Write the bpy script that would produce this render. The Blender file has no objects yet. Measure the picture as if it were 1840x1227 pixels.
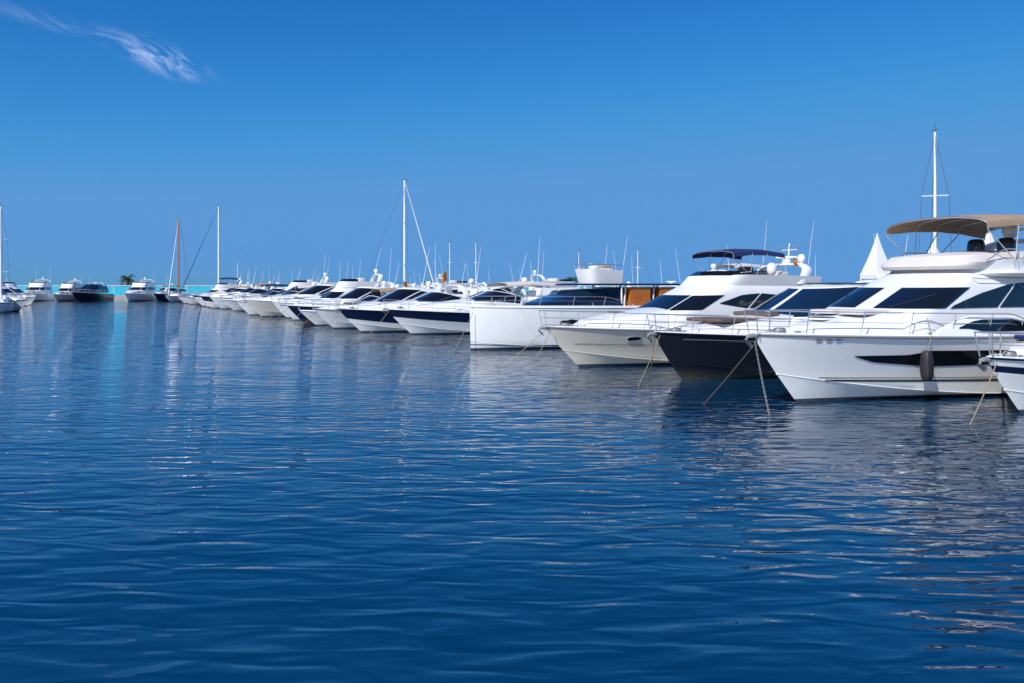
import bpy, math, random
from mathutils import Vector, Matrix
R = random.Random(7)
scene = bpy.context.scene
D2R = math.radians
ZOOM = 0

# ---------------------------------------------------------------- materials
def mat(name, col, rough=0.4, metal=0.0, coat=0.0, var=0.06, bump=0.0, bscale=20, spec=0.5, under=None):
    m = bpy.data.materials.new(name); m.use_nodes = True
    nt = m.node_tree; N = nt.nodes; Lk = nt.links
    b = N['Principled BSDF']
    b.inputs['Roughness'].default_value = rough
    b.inputs['Metallic'].default_value = metal
    b.inputs['Coat Weight'].default_value = coat
    b.inputs['Coat Roughness'].default_value = 0.05
    b.inputs['Specular IOR Level'].default_value = spec
    tc = N.new('ShaderNodeTexCoord')
    nz = N.new('ShaderNodeTexNoise'); nz.inputs['Scale'].default_value = 1.7; nz.inputs['Detail'].default_value = 5
    Lk.new(tc.outputs['Object'], nz.inputs['Vector'])
    mx = N.new('ShaderNodeMix'); mx.data_type = 'RGBA'
    mx.inputs['A'].default_value = (*[c*(1-var*1.6) for c in col], 1)
    mx.inputs['B'].default_value = (*[min(1, c*(1+var)) for c in col], 1)
    Lk.new(nz.outputs['Fac'], mx.inputs['Factor'])
    out = mx.outputs['Result']
    if under is not None:      # antifouling paint + waterline grime by height above the water
        sp = N.new('ShaderNodeSeparateXYZ'); Lk.new(tc.outputs['Object'], sp.inputs[0])
        gt = N.new('ShaderNodeMath'); gt.operation = 'LESS_THAN'; gt.inputs[1].default_value = 0.10
        Lk.new(sp.outputs['Z'], gt.inputs[0])
        m2 = N.new('ShaderNodeMix'); m2.data_type = 'RGBA'
        Lk.new(gt.outputs[0], m2.inputs['Factor']); Lk.new(out, m2.inputs['A'])
        m2.inputs['B'].default_value = (*under, 1)
        mr = N.new('ShaderNodeMapRange'); mr.inputs['From Min'].default_value = 0.1; mr.inputs['From Max'].default_value = 0.42
        mr.inputs['To Min'].default_value = 0.35; mr.inputs['To Max'].default_value = 0.0
        Lk.new(sp.outputs['Z'], mr.inputs['Value'])
        nm = N.new('ShaderNodeMath'); nm.operation = 'MULTIPLY'
        nz2 = N.new('ShaderNodeTexNoise'); nz2.inputs['Scale'].default_value = 5; nz2.inputs['Detail'].default_value = 6
        Lk.new(tc.outputs['Object'], nz2.inputs['Vector'])
        Lk.new(mr.outputs[0], nm.inputs[0]); Lk.new(nz2.outputs['Fac'], nm.inputs[1])
        m3 = N.new('ShaderNodeMix'); m3.data_type = 'RGBA'
        Lk.new(nm.outputs[0], m3.inputs['Factor']); Lk.new(m2.outputs['Result'], m3.inputs['A'])
        m3.inputs['B'].default_value = (0.25, 0.24, 0.16, 1)
        out = m3.outputs['Result']
    Lk.new(out, b.inputs['Base Color'])
    if bump > 0:
        n3 = N.new('ShaderNodeTexNoise'); n3.inputs['Scale'].default_value = bscale; n3.inputs['Detail'].default_value = 4
        Lk.new(tc.outputs['Object'], n3.inputs['Vector'])
        bp = N.new('ShaderNodeBump'); bp.inputs['Strength'].default_value = bump; bp.inputs['Distance'].default_value = 0.02
        Lk.new(n3.outputs['Fac'], bp.inputs['Height']); Lk.new(bp.outputs[0], b.inputs['Normal'])
    return m

M = {}
M['white'] = mat('gelcoat_white', (.84, .85, .84), .25, coat=.5, under=(.02, .03, .06))
M['whiteT'] = mat('gelcoat_top', (.82, .82, .81), .35, coat=.3)
M['cream'] = mat('gelcoat_cream', (.72, .68, .58), .25, coat=.5, under=(.02, .03, .07))
M['black'] = mat('hull_black', (.012, .012, .016), .22, coat=.5, under=(.02, .02, .02))
M['navy'] = mat('hull_navy', (.008, .014, .045), .15, coat=.7, under=(.12, .02, .02))
M['navyT'] = mat('stripe_navy', (.008, .016, .05), .15, coat=.5)
M['blackT'] = mat('stripe_black', (.01, .01, .012), .15, coat=.5)
M['glass'] = mat('tinted_glass', (.006, .008, .011), .04, coat=.3, var=.02, spec=.4)
M['glassB'] = mat('tinted_glass_blue', (.006, .018, .04), .05, coat=.5, var=.02)
M['steel'] = mat('stainless_steel', (.72, .72, .72), .35, metal=.85)
M['galv'] = mat('galvanised_steel', (.30, .31, .31), .55, metal=.3)
M['alu'] = mat('mast_white', (.78, .78, .78), .35)
M['brownmast'] = mat('mast_wood', (.32, .13, .07), .4)
M['wire'] = mat('wire_dark', (.10, .10, .11), .5)
M['tan'] = mat('canvas_tan', (.36, .25, .16), .9, bump=.4, bscale=8, var=.12)
M['cover'] = mat('canvas_cream', (.62, .58, .55), .85, bump=.5, bscale=5, var=.12)
M['orange'] = mat('varnished_wood', (.50, .15, .02), .35, var=.3)
M['bluecv'] = mat('canvas_navy', (.006, .018, .09), .85, bump=.4, bscale=8, var=.15)
M['sunpad'] = mat('sunpad_brown', (.12, .085, .075), .8, bump=.3, bscale=8, var=.2)
M['deck'] = mat('deck_nonskid', (.66, .66, .63), .7, bump=.1, bscale=60, var=.1)
M['teak'] = mat('teak', (.36, .22, .12), .7, var=.25)
M['rubber'] = mat('rubber_black', (.02, .02, .022), .6)
M['rope'] = mat('rope', (.34, .28, .18), .9, var=.3)
M['roped'] = mat('rope_dark', (.08, .07, .06), .9, var=.3)
M['red'] = mat('flag_red', (.62, .03, .02), .8)
M['yellow'] = mat('flag_yellow', (.80, .42, .02), .8)
M['gold'] = mat('stripe_gold', (.35, .24, .10), .4)
M['grey'] = mat('grey_plastic', (.18, .18, .19), .5)
M['conc'] = mat('concrete', (.36, .35, .33), .9, bump=.5, bscale=6, var=.2)
M['turq'] = mat('turquoise_paint', (.03, .42, .60), .8, var=.15)
M['wallw'] = mat('wall_white', (.62, .64, .64), .85, var=.15)
M['trunk'] = mat('palm_bark', (.16, .11, .07), .95, bump=1, bscale=14, var=.3)
M['leaf'] = mat('palm_leaf', (.035, .075, .022), .6, var=.4)
M['leafd'] = mat('palm_leaf_dry', (.20, .13, .06), .8, var=.4)
M['tent'] = mat('tent_fabric', (.74, .75, .77), .8, bump=.2, bscale=4)
M['fish'] = mat('fish_skin', (.35, .45, .50), .4, var=.3)
M['bed'] = mat('seabed_sand', (.012, .05, .06), .95, var=.4)

# ---------------------------------------------------------------- mesh builder
class Part:
    def __init__(s, name): s.n = name; s.v = []; s.f = []; s.mi = []; s.m = []
    def midx(s, key):
        if key not in s.m: s.m.append(key)
        return s.m.index(key)
    def grid(s, rows, key, closed=False, keyf=None):
        o = len(s.v); nu = len(rows); nv = len(rows[0])
        for r in rows: s.v.extend([tuple(p) for p in r])
        for i in range(nu-1):
            for j in range(nv if closed else nv-1):
                k = (j+1) % nv
                s.f.append((o+i*nv+j, o+i*nv+k, o+(i+1)*nv+k, o+(i+1)*nv+j))
                s.mi.append(s.midx(keyf(i, j) if keyf else key))
    def poly(s, pts, key):
        o = len(s.v); s.v.extend([tuple(p) for p in pts]); s.f.append(tuple(range(o, o+len(pts)))); s.mi.append(s.midx(key))
    def tube(s, pts, r, key, n=6, cap=True):
        pts = [Vector(p) for p in pts]; rows = []
        rr = r if isinstance(r, (list, tuple)) else [r]*len(pts)
        for i, p in enumerate(pts):
            a = pts[max(i-1, 0)]; b = pts[min(i+1, len(pts)-1)]
            t = (b-a).normalized() if (b-a).length > 1e-9 else Vector((0, 0, 1))
            up = Vector((0, 0, 1)) if abs(t.z) < .9 else Vector((1, 0, 0))
            x = t.cross(up).normalized(); y = t.cross(x).normalized()
            rows.append([p+(x*math.cos(q)+y*math.sin(q))*rr[i] for q in [2*math.pi*k/n for k in range(n)]])
        s.grid(rows, key, closed=True)
        if cap: s.poly(rows[0], key); s.poly(rows[-1][::-1], key)
    def sup(s, c, size, key, e=1.0, nu=14, nv=8, rot=0):
        """super-ellipsoid: e=1 sphere, small e = rounded box"""
        def sg(v, e): return math.copysign(abs(v)**e, v)
        rows = []; cr, sr = math.cos(rot), math.sin(rot)
        for i in range(nv+1):
            ph = -math.pi/2+math.pi*i/nv
            row = []
            for j in range(nu):
                th = 2*math.pi*(j+.5)/nu
                x = size[0]/2*sg(math.cos(ph), e)*sg(math.cos(th), e)
                y = size[1]/2*sg(math.cos(ph), e)*sg(math.sin(th), e)
                z = size[2]/2*sg(math.sin(ph), e)
                row.append((c[0]+x*cr-y*sr, c[1]+x*sr+y*cr, c[2]+z))
            rows.append(row)
        s.grid(rows, key, closed=True)
    def box(s, lo, hi, key, bev=0.02):
        z = [b-a for a, b in zip(lo, hi)]
        x0, y0, z0 = lo; x1, y1, z1 = hi; b = min(bev, min(z)*.4)
        rings = []
        for (zz, ins) in ((z0, b), (z0+b, 0), (z1-b, 0), (z1, b)):
            rings.append([(x0+ins, y0+ins, zz), (x1-ins, y0+ins, zz), (x1-ins, y1-ins, zz), (x0+ins, y1-ins, zz)])
        s.grid(rings, key, closed=True); s.poly(rings[0][::-1], key); s.poly(rings[-1], key)
    def build(s, parent=None, ang=35):
        if not s.f: return None
        me = bpy.data.meshes.new(s.n); me.from_pydata(s.v, [], s.f)
        for k in s.m: me.materials.append(M[k])
        me.polygons.foreach_set('material_index', s.mi)
        me.polygons.foreach_set('use_smooth', [True]*len(s.f))
        me.validate(); me.update()
        me.set_sharp_from_angle(angle=D2R(ang))
        ob = bpy.data.objects.new(s.n, me); scene.collection.objects.link(ob)
        if parent: ob.parent = parent
        return ob

def pl(tab, v):
    if not isinstance(tab, (list, tuple)): return tab(v) if callable(tab) else tab
    if v <= tab[0][0]: return tab[0][1]
    for (a, x), (b, y) in zip(tab, tab[1:]):
        if v <= b:
            return x+(y-x)*(v-a)/(b-a)
    return tab[-1][1]

# ---------------------------------------------------------------- boat
FWD = Vector((-.89, -.46, 0)).normalized()
class Boat:
    def __init__(b, name, wl, L=13, B=4.2, fb=1.7, fa=1.2, rake=1.4, bands=((0, 'white'),), fwd=None, q=1.0,
                 flare=1.35, full=.55, under=None, turn=0, gun='whiteT', deck='deck', strake='grey', wlraw=True):
        f = Vector((*fwd, 0)).normalized() if fwd else FWD.copy()
        f = Matrix.Rotation(D2R(turn), 3, 'Z') @ f
        b.L, b.B, b.fb, b.fa, b.rake, b.bands, b.q, b.flare, b.full = L, B, fb, fa, rake, bands, q, flare, full
        b.root = bpy.data.objects.new(name, None); b.root.empty_display_size = 1
        scene.collection.objects.link(b.root)
        b.root.location = (wl[0]+f.x*rake, wl[1]+f.y*rake, 0)
        b.root.rotation_euler = (0, 0, math.atan2(f.y, f.x))
        b.parts = {}
        b.hull(deck, gun, strake)
    def P(b, n):
        if n not in b.parts: b.parts[n] = Part(n)
        return b.parts[n]
    def done(b):
        for p in b.parts.values(): p.build(b.root)
    def bd(b, s):
        v = b.B/2*(1-(1-min(max(s, 0)/b.full, 1))**2.3)
        return v*(1-.07*max(0, s-.6)/.4)
    def bc(b, s): return b.B/2*.90*(1-(1-min(s/(b.full+.12), 1))**1.75)
    def zs(b, s): return b.fa+(b.fb-b.fa)*(1-min(max(s, 0), 1))**1.5
    def zc(b, s): return .02+b.fb*.42*(1-min(s/.7, 1))**2.2
    def hp(b, s, t, side=1):
        zs, zc = b.zs(s), b.zc(s)
        if t >= 0:
            z = zc+(zs-zc)*t; y = b.bc(s)+(b.bd(s)-b.bc(s))*t**b.flare
            y += .05*math.sin(min(t, 1)*math.pi)*b.bd(s)*(.35+.65*s)
        else:
            zk = -.55; z = zc+(zk-zc)*(-t); y = b.bc(s)*(1+t)
        g = max(0, 1-z/zs)**1.15
        x = -s*b.L-b.rake*g*(1-s)**2
        return Vector((x, side*y, z))
    def side(b, xm, z, side=1, off=0.012):
        s = xm/b.L
        for _ in range(12):
            s = max(0, (xm-b.rake*max(0, 1-z/b.zs(s))**1.15*(1-s)**2)/b.L)
        zs, zc = b.zs(s), b.zc(s); t = (z-zc)/(zs-zc)
        p = b.hp(s, t, side); e = .01
        n = (b.hp(s+e, t, side)-p).cross(b.hp(s, t+e, side)-p).normalized()
        if n.y*side < 0: n = -n
        return p+n*off
    def hull(b, deck, gun, strake):
        H = b.P('hull'); ns = int(30*b.q)+8
        S = [(i/ns)**1.35 for i in range(ns+1)]
        T = [-1, -.5, -.02]
        bt = sorted(set([x[0] for x in b.bands]+[i/10 for i in range(11)]))
        T += bt
        def key(tm):
            k = b.bands[0][1]
            for (t0, kk) in b.bands:
                if tm >= t0: k = kk
            return k
        for side in (1, -1):
            rows = [[b.hp(s, t, side) for t in T] for s in S]
            H.grid(rows, None, keyf=lambda i, j: key((T[j]+T[j+1])/2))
        tr = [[b.hp(1, t, 1), b.hp(1, t, -1)] for t in T]
        H.grid(tr, b.bands[0][1])
        Dk = b.P('deck')
        for side in (1, -1):
            rows = []
            for s in S:
                p = b.hp(s, 1, side); w = abs(p.y)
                i1 = max(w-.07, 0)*side; i2 = max(w-.10, 0)*side
                rows.append([p, (p.x-(.0), i1, p.z+.03), (p.x, i2, p.z-.06)])
            Dk.grid(rows, gun)
        rows = []
        for s in S:
            p = b.hp(s, 1, 1); w = max(p.y-.10, 0)
            rows.append([(p.x, w*k/4, p.z-.06+.05*(1-(k/4)**2)*min(1, w)) for k in range(-4, 5)])
        Dk.grid(rows, deck)
        St = b.P('rub_rail')
        for side in (1, -1):
            St.tube([b.hp(s, .965, side)+Vector((0, side*.012, 0)) for s in S], .030, strake, n=5)
            if b.q > .6:
                St.tube([b.hp(s, .0, side)-Vector((0, side*.012, 0)) for s in S], .024, b.bands[0][1], n=5)
    def strip(b, x0, x1, lo, hi, key, n=24, nz=3, off=.012, name='hull_stripe', sides=(1, -1)):
        for sd in sides:
            rows = []
            for i in range(n+1):
                x = x0+(x1-x0)*i/n; l, h = pl(lo, x), pl(hi, x)
                rows.append([b.side(x, l+(h-l)*k/nz, sd, off) for k in range(nz+1)])
            b.P(name).grid(rows, key)
    def bulwark(b, x0, x1, h, lean=.12, win=None, n=30):
        for sd in (1, -1):
            xs = [x0+(x1-x0)*i/n for i in range(n+1)]
            def pt(x, f, o=0.0):
                p = b.hp(x/b.L, 1, sd); t = (x-x0)/(x1-x0)
                hh = h*min(1, t/.16)**.8*(1 if t < .8 else 1-(t-.8)/.2*.8)
                return Vector((p.x, p.y-sd*(lean*f*hh/h+.01-o), p.z+hh*f+.005))
            b.P('bulwark').grid([[pt(x, 0), pt(x, .5), pt(x, 1), pt(x, 1)+Vector((0, -sd*.09, .02)), pt(x, .3)+Vector((0, -sd*.1, 0))] for x in xs], 'whiteT')
            if win:
                w0, w1 = win; xw = [w0+(w1-w0)*i/16 for i in range(17)]
                b.P('bulwark_windows').grid([[pt(x, .5-.28*min(1, (x-w0)*1.2), .014), pt(x, .55+.28*min(1, .15+(x-w0)*.9, (w1-x)*1.0+.0), .014)] for x in xw], 'glass')
    def rail(b, s1=.62, h=.62, step=1.1, inset=.1, wires=1, r=.017, fore=.12, key='steel', s0=0.0):
        Rl = b.P('rails'); n = max(10, int(20*b.q))
        def pt(s, sd, hh):
            p = b.hp(s, 1, sd)
            y = max(abs(p.y)-inset, .0); y = max(y, .16)+.10*hh
            x = p.x+(fore if s < .05 else fore*max(0, 1-(s-.05)/.1))*hh/h
            return Vector((x, sd*y, p.z+hh))
        def hs(s): return h*(1 if s < s1*.8 else max(.25, 1-(s-s1*.8)/(s1*.2)*.75))
        S = [s0+(s1-s0)*i/n for i in range(n+1)]
        for k in range(wires+1):
            fr = 1-k*.45
            path = [pt(s, 1, hs(s)*fr) for s in reversed(S)]+[pt(s, -1, hs(s)*fr) for s in S]
            Rl.tube(path, r if k == 0 else r*.55, key, n=5)
        np_ = max(3, int((s1-s0)*b.L/step))
        for i in range(np_+1):
            s = s0+(s1-s0)*i/np_
            for sd in (1, -1):
                q = pt(s, sd, 0); q.x += .12*(i > 0); tp = pt(s, sd, hs(s))
                Rl.tube([q, tp], r*.9, key, n=5)

class Shell:
    def __init__(s, b, front, rear, width, z0, z1, nl=1.0, e=.75, camber=.08, inset=None):
        s.b, s.fr, s.re, s.w, s.z0, s.z1, s.nl, s.e, s.cam, s.ins = b, front, rear, width, z0, z1, nl, e, camber, inset
    def p(s, a, f):
        xf = pl(s.fr, f); xr = pl(s.re, f); w = pl(s.w, f); nl = min(s.nl, (xr-xf)*.6)
        if abs(a) <= .5:
            th = a/.5*math.pi/2
            x = xf+nl*(1-abs(math.cos(th))**s.e); y = w*math.copysign(abs(math.sin(th))**s.e, th)
        else:
            x = xf+nl+(xr-xf-nl)*(abs(a)-.5)/.5; y = math.copysign(w, a)
        if s.ins is not None:
            lim = max(.03, s.b.bd(x/s.b.L)-s.ins-.18*f)
            if abs(y) > lim: y = math.copysign(lim, y)
        z0, z1 = pl(s.z0, x), pl(s.z1, x)
        return Vector((-x, y, z0+(z1-z0)*f))
    def nrm(s, a, f):
        e = .01
        u = s.p(a+e, f)-s.p(a-e, f); v = s.p(a, min(f+e, 1))-s.p(a, max(f-e, 0))
        n = u.cross(v)
        n = n.normalized() if n.length > 1e-9 else Vector((0, 0, 1))
        c = s.p(a, f); out = Vector((c.x+pl(s.fr, f)+s.nl*1.2, c.y, .2))
        return n if n.dot(out) > 0 else -n
    def body(s, name, key, na=36, nf=8, roof=True, rkey=None, back=True):
        P = s.b.P(name); na = int(na*max(.6, s.b.q)); na += na % 2
        A = [-1+2*i/na for i in range(na+1)]; F = [i/nf for i in range(nf+1)]
        rows = [[s.p(a, f) for a in A] for f in F]
        P.grid(rows, key)
        if roof:
            rr = []; xf = pl(s.fr, 1); xr = pl(s.re, 1)
            for k in range(6):
                r = k/5; row = []
                for a in A:
                    q = s.p(a, 1); cx = -min(max(-q.x, xf+s.nl*.7), xr)
                    c = Vector((cx, 0, pl(s.z0, -cx)+(pl(s.z1, -cx)-pl(s.z0, -cx))))
                    v = q.lerp(c, r); v.z += s.cam*(1-(1-r)**2)
                    row.append(v)
                rr.append(row)
            P.grid(rr, rkey or key)
        if back: P.grid([[s.p(-1, f), s.p(1, f)] for f in F], key)
    def win(s, a0, a1, lo, hi, key='glass', off=.018, na=14, nf=4, name='windows', mirror=False):
        for sg in ((1, -1) if mirror else (1,)):
            rows = []
            for i in range(na+1):
                a = a0+(a1-a0)*i/na; l, h = pl(lo, a), pl(hi, a)
                rows.append([s.p(a*sg, l+(h-l)*k/nf)+s.nrm(a*sg, l+(h-l)*k/nf)*off for k in range(nf+1)])
            s.b.P(name).grid(rows, key)

def bimini(b, s0, s1, w, z, rise, key, base, pivots, name='bimini', nrib=4, drop=.10):
    P = b.P(name); rows = []; n = 14
    for i in range(n+1):
        x = s0+(s1-s0)*i/n; t = i/n
        zl = z+rise*.5*(1-(2*t-1)**2)-.02*abs(math.sin(t*math.pi*(nrib-1)))
        row = []
        for k in range(-8, 9):
            y = k/8
            yy = w*math.sin(y*math.pi/2*.98); zz = zl+rise*(math.cos(y*math.pi/2*.999)**.7)
            row.append((-x, yy, zz))
        row = [(-x, row[0][1], row[0][2]-drop)]+row+[(-x, row[-1][1], row[-1][2]-drop)]
        rows.append(row)
    P.grid(rows, key)
    F = b.P(name+'_frame')
    for j in range(nrib):
        i = round(j*n/(nrib-1)); r = [Vector(p)-Vector((0, 0, .03)) for p in rows[i]]
        F.tube(r, .018, 'steel', n=5)
        pv = pivots[min(len(pivots)-1, j*len(pivots)//nrib)]
        for e, sg in ((r[0], -1), (r[-1], 1)):
            F.tube([e, Vector((-pv, sg*w*.98, base))], .018, 'steel', n=5)

def arch(b, s, w, zb, zt, lean=.6, th=.08, ch=.38, key='whiteT', name='radar_arch'):
    P = b.P(name); pts = []
    for k in range(17):
        a = math.pi*k/16
        y = w*math.copysign(abs(math.cos(a))**.45, math.cos(a)); f = abs(math.sin(a))**.55
        pts.append(Vector((-s-lean*f, y, zb+(zt-zb)*f)))
    rows = []
    for i, p in enumerate(pts):
        t = (pts[min(i+1, 16)]-pts[max(i-1, 0)]).normalized(); n = t.cross(Vector((1, 0, 0))).normalized()
        rows.append([p+n*math.cos(q)*th+Vector((1, 0, 0))*math.sin(q)*ch for q in [2*math.pi*k/10 for k in range(10)]])
    P.grid(rows, key, closed=True)
def dome(b, x, y, z, d=.5, h=.5, key='whiteT'):
    P = b.P('radar_dome'); P.sup((-x, y, z+h*.55), (d, d, h), key, e=.85, nu=16, nv=10)
    P.tube([(-x, y, z-.15), (-x, y, z+h*.35)], d*.22, key, n=10)
def scanner(b, x, y, z, w=1.2, key='whiteT'):
    P = b.P('radar_scanner'); P.sup((-x, y, z), (.34, .34, .28), key, e=.5); P.sup((-x, y, z+.2), (.14, w, .1), key, e=.4, rot=.5)
def antenna(b, x, y, z, h=2.5, lean=.15, r=.014, key='alu'):
    b.P('antennas').tube([(-x, y, z), (-x-lean*h*.5, y, z+h*.5), (-x-lean*h, y*1.04, z+h)], [r, r*.8, r*.4], key, n=5)
def flag(b, x, y, z, w=.7, h=.45, cols=('red', 'yellow', 'red'), name='flag'):
    P = b.P(name); n = len(cols); N = 8
    P.tube([(-x, y, z-h*2.0), (-x, y, z+.05)], .012, 'wire', n=5)
    wt = [1]*n
    if n == 3: wt = [1, 2, 1]
    tot = sum(wt); acc = 0
    for c, ww in zip(cols, wt):
        a0, a1 = acc/tot, (acc+ww)/tot; acc += ww
        rows = []
        for i in range(N+1):
            u = i/N; xx = x+w*u*.75; yy = y+.09*math.sin(u*7)*u**.5-u*w*.3; dz = -u*.35*h*1.2
            rows.append([(-xx, yy, z-h*a0+dz), (-xx, yy, z-h*a1+dz)])
        P.grid(rows, c)
def rope(b, p0, p1, sag=.06, r=.012, key='rope'):
    p0, p1 = Vector(p0), Vector(p1); pts = []
    for i in range(11):
        t = i/10; p = p0.lerp(p1, t); p.z -= sag*4*t*(1-t); pts.append(p)
    b.P('mooring_line').tube(pts, r, key, n=5)
def chain(b, p0, p1, n=34, r=.009):
    p0, p1 = Vector(p0), Vector(p1); d = (p1-p0).normalized(); s1 = d.cross(Vector((0, 0, 1))).normalized(); s2 = d.cross(s1)
    P = b.P('mooring_chain')
    for i in range(n):
        c = p0.lerp(p1, (i+.5)/n); c.z -= .25*(i/n)*(1-i/n); s = s1 if i % 2 else s2; L = (p1-p0).length/n*.62
        ring = [c+d*L*math.cos(q)+s*.022*math.sin(q) for q in [2*math.pi*k/8 for k in range(9)]]
        P.tube(ring, r, 'grey', n=4, cap=False)
def fender(b, x, sd=1, key='rubber', h=.8, d=.3):
    p = b.side(x, b.zs(x/b.L)*.75, sd, d*.5+.03)
    z = p.z-.25
    b.P('fender').sup((p.x, p.y, z), (d, d, h), key, e=.7, nu=12, nv=10)
    top = b.hp(x/b.L, 1, sd)
    b.P('fender').tube([(p.x, p.y, z+h*.45), (top.x, top.y+sd*.02, top.z+.02), (top.x, top.y-sd*.1, top.z+.5)], .012, 'rope', n=5)
def anchor(b, key='galv'):
    z = b.fb-.05; P = b.P('anchor')
    P.tube([(-.5, 0, z+.05), (.15, 0, z+.02), (.28, 0, z-.12)], .03, key, n=6)
    P.sup((.02, 0, z-.02), (.45, .14, .10), key, e=.5)
    for sg in (1, -1):
        P.grid([[(.30, 0, z-.06), (.20, 0, z-.12), (.10, 0, z-.30)], [(.26, sg*.08, z-.12), (.14, sg*.11, z-.20), (.06, sg*.04, z-.31)]], key)
    w = b.P('windlass'); w.sup((-.95, 0, b.zs(.06)+.05), (.35, .25, .22), key, e=.6)
    for sd in (1, -1):
        for s in (.07, .3, .55):
            p = b.hp(s, 1, sd)
            w.tube([(p.x-.12, p.y-sd*.16, p.z+.07), (p.x+.12, p.y-sd*.16, p.z+.07)], .018, key, n=5)
            w.tube([(p.x, p.y-sd*.16, p.z-.02), (p.x, p.y-sd*.16, p.z+.07)], .02, key, n=5)
def hatch(b, x, y, z, w=.5, key='glass'):
    P = b.P('hatch'); P.sup((-x, y, z), (w*1.12, w*1.12, .06), 'whiteT', e=.3); P.sup((-x, y, z+.035), (w, w, .04), key, e=.3)

# ---------------------------------------------------------------- hero boats
# A1 large flybridge motor yacht
b = Boat('flybridge_motor_yacht', (7.9, 22.1), L=16, B=4.7, fb=1.93, fa=1.70, rake=1.6, q=1.6, flare=1.5)
b.rail(.60, .62, 1.25)
anchor(b)
b.strip(2.2, 15.5, [(2.2, .60), (15.5, .34)], [(2.2, .65), (15.5, .385)], 'blackT', n=50)
b.strip(2.0, 15.5, [(2.2, .70), (15.5, .44)], [(2.2, .725), (15.5, .465)], 'gold', n=50)
b.strip(2.7, 8.2, [(2.7, 1.31), (3.3, 1.14), (5, .99), (8.2, 1.0)], [(2.7, 1.33), (4.2, 1.34), (4.9, 1.45), (7.6, 1.40), (8.2, 1.02)], 'glass', name='hull_windows', off=.015, n=50)
b.bulwark(4.7, 13.5, .55, win=(5.6, 8.8))
cr = Shell(b, [(0, 1.0), (1, 1.8)], 5.5, [(0, 1.6), (.5, 1.5), (1, 1.3)], 1.75, [(1.0, 1.98), (2.5, 2.18), (4.4, 2.50), (6, 2.6)], nl=2.2, e=.8, camber=.06, inset=.34)
cr.body('coachroof', 'whiteT', na=48)
hatch(b, 2.6, .0, 2.28, .55)
for y in (-.5, .5): b.P('sunpad').sup((-3.7, y, 2.46), (1.3, .92, .13), 'cover', e=.3, nu=24)
cb = Shell(b, [(0, 3.9), (.42, 4.1), (.70, 5.3), (.88, 6.1), (1, 6.7)], 13.2, [(0, 1.80), (.45, 1.76), (.8, 1.62), (1, 1.42)],
           1.7, [(4, 3.52), (6.5, 3.60), (9, 3.60), (11, 3.5), (13.2, 3.3)], nl=1.15, e=.62, camber=.08)
cb.body('cabin', 'whiteT', na=60, nf=14)
cb.win(-.50, -.02, .47, .77, na=24); cb.win(.02, .50, .47, .77, na=24)
for sg in (1, -1): b.P('wipers').tube([cb.p(.10*sg, .47)+cb.nrm(.10*sg, .47)*.05, cb.p(.3*sg, .66)+cb.nrm(.3*sg, .66)*.05], .012, 'rubber', n=4)
sidehi = [(.51, .49), (.56, .68), (.62, .80), (.68, .85), (.75, .85), (.83, .76), (.90, .62), (.94, .50)]
cb.win(.515, .655, .46, sidehi, mirror=True, na=14); cb.win(.662, .94, .46, sidehi, mirror=True, na=20)
fo = Shell(b, [(0, 6.8), (1, 7.1)], 15.0, [(0, 1.62), (.5, 1.90), (1, 1.90)], [(6, 3.45), (8, 3.50), (15, 3.42)], [(6, 3.60), (8, 3.68), (15, 3.78)], nl=2.2, e=.85, camber=.02)
fo.body('flybridge_deck', 'whiteT')
fc = Shell(b, [(0, 6.6), (1, 7.2)], 12.6, [(0, 1.50), (1, 1.62)], 3.55, [(6, 3.92), (9, 4.0), (12.6, 3.95)], nl=1.5, e=.7, camber=.0)
fc.body('flybridge_coaming', 'whiteT', roof=False)
cv = Shell(b, [(0, 6.55), (.3, 6.45), (1, 6.8)], 10.0, [(0, 1.50), (.5, 1.58), (1, 1.40)], 3.70, [(6, 4.05), (8, 4.18), (9.6, 4.28)], nl=1.1, e=.65, camber=.07)
cv.body('helm_cover', 'cover')
S_ = b.P('flybridge_seats')
for (x, y, k) in ((10.3, .5, 'blackT'), (10.3, -.5, 'blackT')):
    S_.sup((-x-.1, y, 4.35), (.28, .55, .85), k, e=.5)
for y in (-1.1, 1.1): S_.sup((-11.6, y, 4.05), (1.6, .5, .45), 'cover', e=.35)
bimini(b, 7.5, 12.8, 1.70, 5.0, .34, 'tan', 3.98, [8.9, 9.2, 9.8, 10.6], nrib=5)
arch(b, 11.9, 1.75, 3.6, 4.75, lean=.9, ch=.45, th=.09)
dome(b, 12.8, .8, 4.85, .5, .5); dome(b, 12.8, -.8, 4.85, .5, .5)
scanner(b, 12.7, 0, 4.95)
flag(b, 11.2, .9, 4.9, .5, .32)
for sg in (1, -1):
    b.P('rails').tube([(-7.6, sg*1.60, 3.95), (-8.4, sg*1.66, 4.32), (-12.5, sg*1.72, 4.30), (-14.8, sg*1.8, 4.30)], .018, 'steel')
    for x in (9, 10, 11, 12, 13.5, 14.8): b.P('rails').tube([(-x, sg*1.70, 3.7), (-x, sg*1.72, 4.3)], .014, 'steel', n=5)
    b.P('cabin_handrail').tube([(-7, sg*1.55, 3.45), (-7.1, sg*1.66, 3.42), (-11, sg*1.66, 3.38), (-11.1, sg*1.55, 3.38)], .014, 'steel', n=5)
fender(b, 4.6, 1, 'rubber', .85, .32)
chain(b, (.05, .1, 1.75), (.75, 1.35, -.1)); rope(b, (-.6, -.4, 1.8), (1.1, -1.0, -.2), .05, key='roped')
for x in (1.5, 1.75, 2.0): b.strip(x, x+.15, b.zs(.1)-.16, b.zs(.1)-.10, 'steel', n=3, name='fairlead', off=.02)
b.done()

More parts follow.
